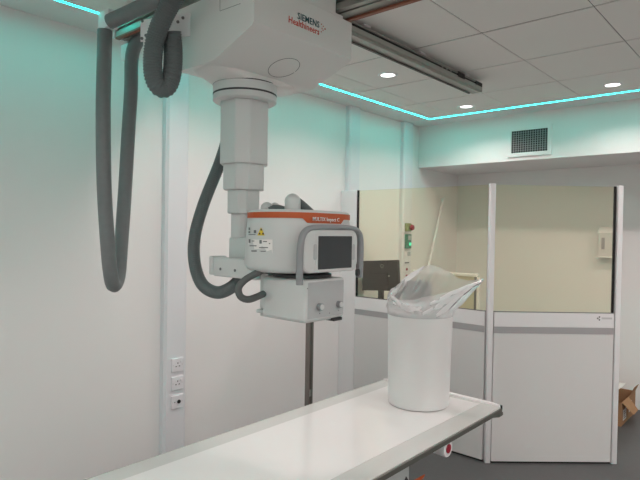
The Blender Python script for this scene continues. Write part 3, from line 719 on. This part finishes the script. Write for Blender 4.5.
for z, lab in ((1.262, 'small red lamp on trunking, the upper one under the socket'), (1.195, 'small red lamp on trunking, the lower one under the socket')):
    t = thing('indicator_lamp', lab, 'lamp', (XS, 4.69, z))
    obj('plate', B(XS, XS+.006, 4.655, 4.735, z-.028, z+.028, bev=.002), M_SOCK, t)
    obj('lens', cyl(bmesh.new(), (XS+.0055, 4.70, z), (1, 0, 0), .013, .008, 14), M_RED, t, True)
    finish(t)
# cream framed board leaning behind the screen
t = thing('framed_board', 'cream board with white top edge leaning behind the glass', 'board', (-2.5, 4.56, 0))
bx0, bx1, bz = -2.82, -2.155, 1.266
obj('board', B(bx0+.02, bx1-.02, 4.55, 4.57, .02, bz-.02), M_CREAM, t)
obj('frame_bar', B(bx0, bx1, 4.54, 4.58, bz-.0195, bz+.006, bev=.003), M_LIP, t)
obj('frame_bar', B(bx0, bx1, 4.54, 4.58, 0, .0195), M_LIP, t)
obj('frame_bar', B(bx1-.0195, bx1, 4.54, 4.58, .020, bz-.020), M_GREYINK, t)
obj('frame_bar', B(bx1+.0005, bx1+.020, 4.545, 4.575, .0, bz-.020), M_LIP, t)
obj('frame_bar', B(bx0, bx0+.0195, 4.54, 4.58, .020, bz-.020), M_LIP, t)
finish(t)
# pole leaning in the corner
pa, pb_ = at(442.5, 190, Y=YB-.10), Vector((-2.86, 4.95, .0))
pa = at(443.5, 198, X=XW+.03); pm = at(428, 270, X=XW+.07)
dirp = (pm-pa); foot = pa+dirp*(pa.z-.0)/(pa.z-pm.z)
o = obj('leaning_pole', tube([pa, pa.lerp(foot, .5), foot], .014, .05, 10), M_FRAME, None, True)
tag(rebase(o, foot), 'thin white pole leaning on the wall behind the glass', 'pole')
# towel dispenser on the back wall
t = thing('towel_dispenser', 'white wall dispenser with sloping top seen through the glass', 'dispenser', (-1.40, YB, 1.4))
dx0, dx1 = at(596, 240, Y=YB-.10).x, at(613.5, 240, Y=YB-.1).x
z_t, z_b = at(600, 227, Y=YB-.06).z, at(600, 257.5, Y=YB-.1).z
obj('body', XF(prism(bmesh.new(), [(YB, z_b+.012), (YB-.10, z_b+.012), (YB-.10, z_t-.055), (YB-.02, z_t), (YB, z_t)], dx0+.02, dx1), MX), M_PANEL, t)
obj('sloping_lid', XF(prism(bmesh.new(), [(YB-.104, z_t-.056), (YB-.1005, z_t-.056), (YB-.02, z_t+.001), (YB-.02, z_t+.006)], dx0+.012, dx1), MX), M_LIP, t)
obj('lower_lip', B(dx0, dx1, YB-.12, YB, z_b-.002, z_b+.0115, bev=.003), M_LIP, t)
q = at(603, 243.5, Y=YB-.101); obj('level_window', B(q.x-.014, q.x+.014, YB-.1025, YB-.0995, q.z-.055, q.z+.055, bev=.001), M_GROOVE, t)
finish(t)
# open cardboard carton on the floor
cx0, cx1, cy0, cy1, ch = -1.42, -1.135, 5.22, 5.74, .20
t = thing('cardboard_box', 'open brown cardboard box with torn flaps beside the wall', 'box', ((cx0+cx1)/2, (cy0+cy1)/2, 0))
for nm, a in (('bottom', (cx0, cx1, cy0, cy1, 0, .006)), ('side', (cx0, cx0+.006, cy0, cy1, .0062, ch)), ('side', (cx1-.006, cx1, cy0, cy1, .0062, ch)), ('side', (cx0+.0062, cx1-.0062, cy0, cy0+.006, .0062, ch)), ('side', (cx0+.0062, cx1-.0062, cy1-.006, cy1, .0062, ch))):
    obj(nm, B(*a), M_CARD, t)
def flap(pts, mt=M_CARD, name='flap'):
    bm = bmesh.new(); f_ = bm.faces.new([bm.verts.new(p) for p in pts]); e = bmesh.ops.extrude_face_region(bm, geom=[f_])
    bmesh.ops.translate(bm, vec=Vector((.002, .002, .004)), verts=[v for v in e['geom'] if isinstance(v, bmesh.types.BMVert)]); return obj(name, bm, mt, t)
flap([(cx1, cy0+.02, ch+.001), (cx1, cy0+.24, ch+.001), (cx1+.085, cy0+.20, ch-.085), (cx1+.085, cy0+.05, ch-.09)])
flap([(cx1, cy0+.28, ch+.001), (cx1, cy1-.01, ch+.001), (cx1+.03, cy1-.03, ch+.075), (cx1+.03, cy0+.30, ch+.08)])
flap([(cx0+.01, cy0, ch+.001), (cx1-.01, cy0, ch+.001), (cx1-.03, cy0-.05, ch+.07), (cx0+.03, cy0-.05, ch+.07)])
flap([(cx0, cy0+.02, ch+.001), (cx0, cy1-.02, ch+.001), (cx0+.10, cy1-.06, ch+.075), (cx0+.10, cy0+.06, ch+.075)])
flap([(cx0+.04, cy0+.12, ch+.055), (cx0+.04, cy1-.1, ch+.055), (cx1-.05, cy1-.14, ch+.085), (cx1-.05, cy0+.12, ch+.085)], M_PAPER, 'paper_wrap')
obj('shipping_label', B(cx1+.0003, cx1+.0012, cy0+.06, cy0+.17, .035, .13), M_PAPER, t)
obj('shipping_label', B(cx1+.0003, cx1+.0012, cy0+.27, cy0+.37, .06, .15), M_PAPER, t)
for k in range(4): obj('label_print', B(cx1+.0013, cx1+.0018, cy0+.075, cy0+.155-.02*(k % 2), .05+k*.018, .058+k*.018), M_GREYINK, t)
finish(t)
